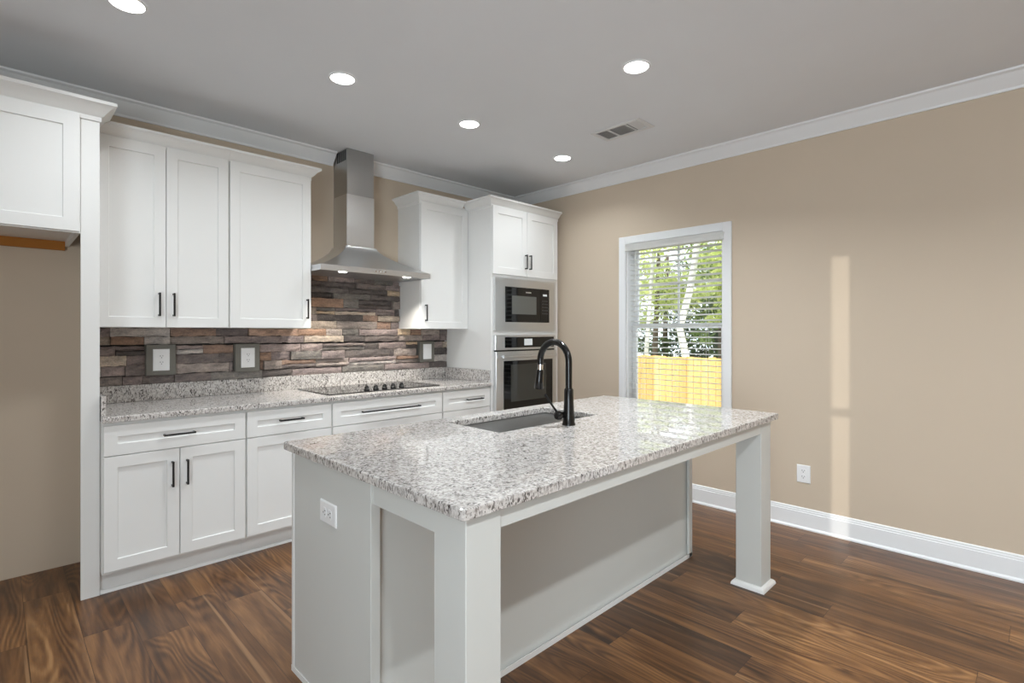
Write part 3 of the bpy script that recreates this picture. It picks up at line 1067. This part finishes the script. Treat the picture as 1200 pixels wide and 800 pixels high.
# ------------------------------------------------------------------ cooktop
ck = thing('electric_cooktop', 'black glass electric cooktop with five knobs set in the counter under the hood', 'cooktop', (2.05, 3.62, 0.914))
CX0, CX1, CY0, CY1 = 1.592, 2.525, 3.366, 3.876
mb = MB()
op = rrect(CX0, CX1, CY0, CY1, 0.012, 4)
inn = rrect(CX0 + 0.004, CX1 - 0.004, CY0 + 0.004, CY1 - 0.004, 0.009, 4)
mb.rings([[(x, y, 0.9141) for x, y in op], [(x, y, 0.9185) for x, y in op], [(x, y, 0.9205) for x, y in inn]])
mb.build('glass_top', M['bglass'], ck)
for i, (bx, by, br) in enumerate(((1.76, 3.74, 0.10), (1.74, 3.50, 0.075), (2.06, 3.70, 0.115), (2.36, 3.74, 0.085), (2.38, 3.52, 0.10))):
    mb = MB()
    n = 40
    for r0 in (br, br * 0.62):
        mb.rings([[(bx + r * math.cos(k * 2 * PI / n), by + r * math.sin(k * 2 * PI / n), z) for k in range(n)]
                  for r, z in ((r0 - 0.002, 0.9205), (r0 - 0.002, 0.9209), (r0, 0.9209), (r0, 0.9205))], False, False)
    mb.build('burner_ring', M['slot'], ck)
for i in range(5):
    kx = 1.925 + i * 0.0735
    mb = MB()
    mb.lathe([(0.021, 0.9205), (0.021, 0.927), (0.017, 0.931), (0.0165, 0.943), (0.015, 0.9455)], kx, 3.452, 24)
    mb.box(kx - 0.004, kx + 0.004, 3.437, 3.467, 0.943, 0.953, 0.0015)
    mb.build('knob', M['black'], ck, smooth=40)

# ------------------------------------------------------------------ range hood
hd = thing('range_hood', 'stainless chimney range hood over the cooktop', 'range hood', (2.033, 3.7, 1.765))
HX0, HX1, HY0, HY1 = 1.578, 2.4925, 3.455, YW - 0.001
QX0, QX1, QY0 = 1.904, 2.136, 3.715
mb = MB()
rr = []


def rect4(x0, x1, y0, y1, z):
    n = 10
    pts = []
    for (ax, ay), (bx, by) in (((x0, y0), (x1, y0)), ((x1, y0), (x1, y1)), ((x1, y1), (x0, y1)), ((x0, y1), (x0, y0))):
        for k in range(n):
            pts.append((ax + (bx - ax) * k / n, ay + (by - ay) * k / n, z))
    return pts


NR = 14
for k in range(NR + 1):
    t = k / NR
    zz = 1.808 + (1.998 - 1.808) * t
    # concave flare: fast run-in near the lip, steep near the chimney
    u = 1 - (1 - t) ** 1.55
    v = 1 - (1 - t) ** 1.55
    rr.append(rect4(HX0 + 0.004 + (QX0 - 0.012 - HX0 - 0.004) * v, HX1 - 0.004 - (HX1 - 0.004 - QX1 - 0.012) * v,
                    HY0 + 0.004 + (QY0 - 0.012 - HY0 - 0.004) * v, HY1, zz))
mb.rings(rr)
mb.build('canopy', M['steel'], hd, smooth=30)
lipm = MB()
lipm.box(HX0, HX1, HY0, HY1, 1.790, 1.809, 0.002)
lipm.box(HX0, HX1, HY0, HY0 + 0.016, 1.768, 1.790).box(HX0, HX0 + 0.016, HY0 + 0.016, HY1, 1.768, 1.790).box(HX1 - 0.016, HX1, HY0 + 0.016, HY1, 1.768, 1.790)
lipm.build('rim', M['steel_l'], hd)
MB().box(HX0 + 0.0165, HX1 - 0.0165, HY0 + 0.0165, HY1 - 0.002, 1.7715, 1.7899).build('filter', M['steel'], hd)
MB().box(QX0, QX1, QY0, HY1, 1.992, 2.395, 0.002).build('chimney_cover', M['steel'], hd)
ch = MB().box(QX0 + 0.003, QX1 - 0.003, QY0 + 0.003, HY1, 2.395, ZC - 0.001, 0.001).build('chimney_extension', M['steel_d'], hd)
WORLD[ch.name] = parent_loc(hd)
mb = MB()
for k in range(6):
    yy = QY0 + 0.02 + k * 0.026
    mb.box(QX0 + 0.0018, QX0 + 0.0032, yy, yy + 0.016, 2.655, 2.735)
mb.build('vent_slots', M['dark'], ch)
for k in range(4):
    MB().cyl((2.0 + k * 0.026, HY0 - 0.0035, 1.789), (2.0 + k * 0.026, HY0 + 0.001, 1.789), 0.0065, n=14).build('button', M['chrome'], hd)
for lx in (1.765, 2.300):
    hl = MB().lathe([(0.026, 1.7665), (0.030, 1.7685), (0.030, 1.7714)], lx, HY0 + 0.050, 24).build('hood_light', M['hoodlens'], hd, smooth=40)
    hl['label'] = 'round lit lamp under the hood'
    lamp('hood_lamp', 'SPOT', (lx, HY0 + 0.050, 1.762), HOOD_W * 12, (0, 0.25, -1), (1, 0.95, 0.86), spot_size=math.radians(94),
         spot_blend=0.9, shadow_soft_size=0.02)

# ------------------------------------------------------------------ island
IX0, IX1 = 0.840, 2.972
IY0, IY1 = 1.475, 2.092
ZT0, ZT1 = 0.875, 0.905
isl = thing('kitchen_island', 'light grey painted island base with open seating side on square posts', 'island', (1.9, 1.55, 0))
MB().box(IX0, IX0 + 0.018, IY0 + 0.016, IY1 - 0.022, 0, ZT0 - 0.0004).build('end_panel', M['island'], isl)
MB().box(IX1 - 0.018, IX1, IY0 + 0.016, IY1 - 0.022, 0, ZT0 - 0.0004).build('end_panel', M['island'], isl)
MB().box(IX0 + 0.018, IX1 - 0.018, IY0 + 0.020, IY0 + 0.036, 0, ZT0 - 0.0004).build('back_panel', M['island'], isl)
for xa, xb in ((IX0 - 0.004, IX0 + 0.030), (IX1 - 0.034, IX1 + 0.004)):
    MB().box(xa, xb, IY0, IY0 + 0.0158, 0, ZT0 - 0.0004, 0.0015).build('corner_strip', M['island'], isl)
MB().box(IX0 - 0.003, IX0 + 0.02, IY1 - 0.0215, IY1, 0.0, ZT0 - 0.0004, 0.0015).build('corner_strip', M['cab'], isl)
MB().box(IX0 + 0.018, IX1 - 0.018, IY1 - 0.06, IY1 - 0.042, 0.0, 0.11).box(IX0 + 0.02, IX1 - 0.018, IY1 - 0.036, IY1 - 0.02, 0.11, ZT0 - 0.0004).build(
    'kitchen_side_front', M['cab'], isl)
PW = 0.128
posts = ((0.840, 0.962, 1.015, 1.150), (2.812, 2.946, 1.020, 1.150))
shoe = [(0, 0), (0.020, 0), (0.0195, 0.008), (0.016, 0.016), (0.008, 0.023), (0, 0.026)]
for x0, x1, y0, y1 in posts:
    p = MB().box(x0, x1, y0, y1, 0, ZT0 - 0.0004, 0.0025).build('post', M['island'], isl)
    WORLD[p.name] = parent_loc(isl)
    MB().sweep(shoe, [(x0, y0), (x1, y0), (x1, y1), (x0, y1)], 1, True).build('base_shoe', M['cab'], p, smooth=40)
(a0, a1, b0, b1), (c0, c1, d0, d1) = posts
MB().box(a1, c0, b0 + 0.006, b0 + 0.024, 0.815, ZT0 - 0.0004, 0.001).build('front_apron', M['island'], isl)
MB().box(a0 + 0.003, a0 + 0.021, b1, IY0, 0.800, ZT0 - 0.0004, 0.001).build('side_apron', M['island'], isl)
MB().box(c1 - 0.021, c1 - 0.003, d1, IY0, 0.800, ZT0 - 0.0004, 0.001).build('side_apron', M['island'], isl)
sh2 = [(0, 0), (0.016, 0), (0.0155, 0.008), (0.012, 0.016), (0.006, 0.021), (0, 0.023)]
MB().sweep(sh2, [(IX0 - 0.004, IY1), (IX0 - 0.004, IY0), (IX1 + 0.004, IY0), (IX1 + 0.004, IY1)], 1 * -1).build('shoe_molding', M['cab'], isl, smooth=40)

SX0, SX1, SYa, SYb = 1.557, 2.268, 1.650, 2.025
tag(slab(rrect(0.814, 2.992, 0.994, 2.120, 0.010, 4), ZT0, ZT1, rrect(SX0, SX1, SYa, SYb, 0.008, 4), 0.004).build('island_countertop', M['granite']),
    'speckled grey granite slab on top of the island with a sink cut-out', 'countertop')

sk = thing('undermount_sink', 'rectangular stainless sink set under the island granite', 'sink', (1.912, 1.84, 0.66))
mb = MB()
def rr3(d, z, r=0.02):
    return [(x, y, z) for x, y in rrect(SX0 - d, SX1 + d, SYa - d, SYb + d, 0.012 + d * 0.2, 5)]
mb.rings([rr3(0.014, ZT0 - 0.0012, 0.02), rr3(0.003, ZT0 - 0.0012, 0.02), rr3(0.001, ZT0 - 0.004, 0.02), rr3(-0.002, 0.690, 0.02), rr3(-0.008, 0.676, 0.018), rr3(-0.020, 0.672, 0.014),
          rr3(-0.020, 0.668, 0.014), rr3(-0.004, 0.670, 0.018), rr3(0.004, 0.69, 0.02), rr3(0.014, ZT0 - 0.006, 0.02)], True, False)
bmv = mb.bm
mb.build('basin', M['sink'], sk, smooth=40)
MB().lathe([(0.045, 0.6722), (0.045, 0.6745), (0.036, 0.6745), (0.030, 0.6728)], 1.912, 1.84, 28).build('drain', M['chrome'], sk, smooth=40)

fa = thing('kitchen_faucet', 'tall black gooseneck pull-down faucet standing beside the island sink', 'faucet', (1.915, 1.560, ZT1))
MB().lathe([(0.031, ZT1 + 0.0001), (0.031, ZT1 + 0.006), (0.028, ZT1 + 0.012), (0.0265, ZT1 + 0.05), (0.0225, ZT1 + 0.11), (0.0215, ZT1 + 0.165), (0.018, ZT1 + 0.172)],
           1.915, 1.560, 32).build('base', M['faucet'], fa, smooth=40)
cyy, czz, R_ = 1.650, 1.198, 0.090
pts = [(1.915, 1.560, ZT1 + 0.16), (1.915, 1.560, 1.12), (1.915, 1.560, 1.17)]
for k in range(25):
    a = PI - k / 24 * math.radians(190)
    pts.append((1.915, cyy + R_ * math.cos(a), czz + (R_ * 1.05) * math.sin(a)))
spm = MB().tube(pts, 0.0158, 20).build('spout', M['faucet'], fa, smooth=60)
WORLD[spm.name] = parent_loc(fa)
e = Vector(pts[-1])
dv = (Vector(pts[-1]) - Vector(pts[-2])).normalized()
dv = (dv + Vector((0, 0.20, 0))).normalized()
MB().tube([e, e + dv * 0.026], [0.0125, 0.0135], 20).build('collar', M['chrome'], spm, smooth=50)['label'] = 'chrome collar above the spray head'
e2 = e + dv * 0.026
MB().tube([e2, e2 + dv * 0.004, e2 + dv * 0.055, e2 + dv * 0.092, e2 + dv * 0.096], [0.0165, 0.0185, 0.020, 0.023, 0.021], 20).build('spray_head', M['faucet'], spm, smooth=50)
hb = MB().tube([(1.915, 1.562, 0.955), (1.868, 1.570, 0.955), (1.862, 1.571, 0.955), (1.846, 1.574, 0.955), (1.842, 1.575, 0.955)], [0.014, 0.0145, 0.021, 0.021, 0.018], 20).build('handle_hub', M['faucet'], fa, smooth=50)
WORLD[hb.name] = parent_loc(fa)
MB().tube([(1.853, 1.575, 0.965), (1.852, 1.605, 0.995), (1.850, 1.650, 1.045)], [0.0055, 0.005, 0.0058], 12).build('lever', M['faucet'], hb, smooth=60)

# ------------------------------------------------------------------ ceiling fixtures
LG = 'recessed downlights in the kitchen ceiling'
spots = [((0.400, 2.745), 'lit recessed downlight cut by the top picture edge above the fridge alcove'),
         ((1.369, 2.722), 'lit recessed downlight second from the left in the row over the back counter'),
         ((2.279, 2.717), 'lit recessed downlight in front of the range hood chimney, third in the row'),
         ((3.262, 2.722), 'lit recessed downlight nearest the corner above the oven tower'),
         ((2.418, 1.512), 'lit recessed downlight over the island beside the ceiling vent')]
hidden = [(0.44, -0.55), (1.40, -0.55), (2.36, -0.55)]
dl = thing('recessed_downlight', spots[0][1], 'ceiling light', (0, 0, ZC), LG)
dl.location = (0, 0, ZC)
MB().rings([[(r * math.cos(k * 2 * PI / 32), r * math.sin(k * 2 * PI / 32), ZC + z) for k in range(32)]
            for r, z in ((0.074, -0.0003), (0.072, -0.004), (0.064, -0.006), (0.062, -0.001))], False, False).build('trim_ring', M['trim'], dl, smooth=40)
MB().lathe([(0.0625, ZC - 0.0028), (0.0625, ZC - 0.0006)], 0, 0, 32).build('lens', M['lens'], dl, smooth=40)
for i, ((x, y), lab) in enumerate(spots):
    o = dl if i == 0 else copy_tree(dl)
    o.location = (x, y, ZC)
    tag(o, lab, 'ceiling light', LG)
for x, y in hidden:
    o = copy_tree(dl)
    o.location = (x, y, ZC)
    tag(o, 'recessed downlight over the living side of the room behind the camera', 'ceiling light', 'recessed downlights behind the camera')
for i, (x, y) in enumerate([s_[0] for s_ in spots] + hidden):
    lamp('downlight_lamp', 'AREA', (x, y, ZC - 0.012), (DOWNLIGHT_W if i < 4 else ISLANDLIGHT_W) if i < 5 else ROOMLIGHT_W, (0, 0, -1), BULB, shape='DISK', size=0.11,
         spread=math.radians(140))

av = thing('ceiling_vent', 'white rectangular air register in the ceiling with one dark section', 'vent', (3.1, 2.052, ZC))
VX0, VX1, VY0, VY1 = 3.000, 3.203, 1.857, 2.247
mb = MB()
f = 0.026
for a in ((VX0, VX1, VY0, VY0 + f), (VX0, VX1, VY1 - f, VY1), (VX0, VX0 + f, VY0 + f, VY1 - f), (VX1 - f, VX1, VY0 + f, VY1 - f)):
    mb.box(*a, ZC - 0.008, ZC - 0.0003, 0.002)
yb1, yb2 = VY0 + 0.125, VY0 + 0.265
for yy in (yb1, yb2):
    mb.box(VX0 + f, VX1 - f, yy - 0.006, yy + 0.006, ZC - 0.007, ZC - 0.0003)
mb.build('frame', M['vent'], av)
mb = MB()
n = 9
for a, b in ((VY0 + f, yb1 - 0.006), (yb1 + 0.006, yb2 - 0.006), (yb2 + 0.006, VY1 - f)):
    k = 0
    y = a + 0.006
    while y < b - 0.004:
        dy = 0.011 if a > VY0 + 0.1 else -0.006
        mb.poly([(VX0 + f, y, ZC - 0.006), (VX1 - f, y, ZC - 0.006), (VX1 - f, y + dy, ZC - 0.0012), (VX0 + f, y + dy, ZC - 0.0012)])
        y += 0.0125
lv = mb.build('louvers', M['vent'], av)
sm = lv.modifiers.new('thickness', 'SOLIDIFY')
sm.thickness = 0.0008
MB().box(VX0 + f, VX1 - f, VY0 + f, VY1 - f, ZC - 0.0010, ZC - 0.0004).build('duct_opening', M['dark'], av)
MB().box(VX1 - f - 0.03, VX1 - f - 0.022, VY0 + f + 0.012, VY0 + f + 0.032, ZC - 0.014, ZC - 0.005, 0.001).build('damper_lever', M['vent'], av)
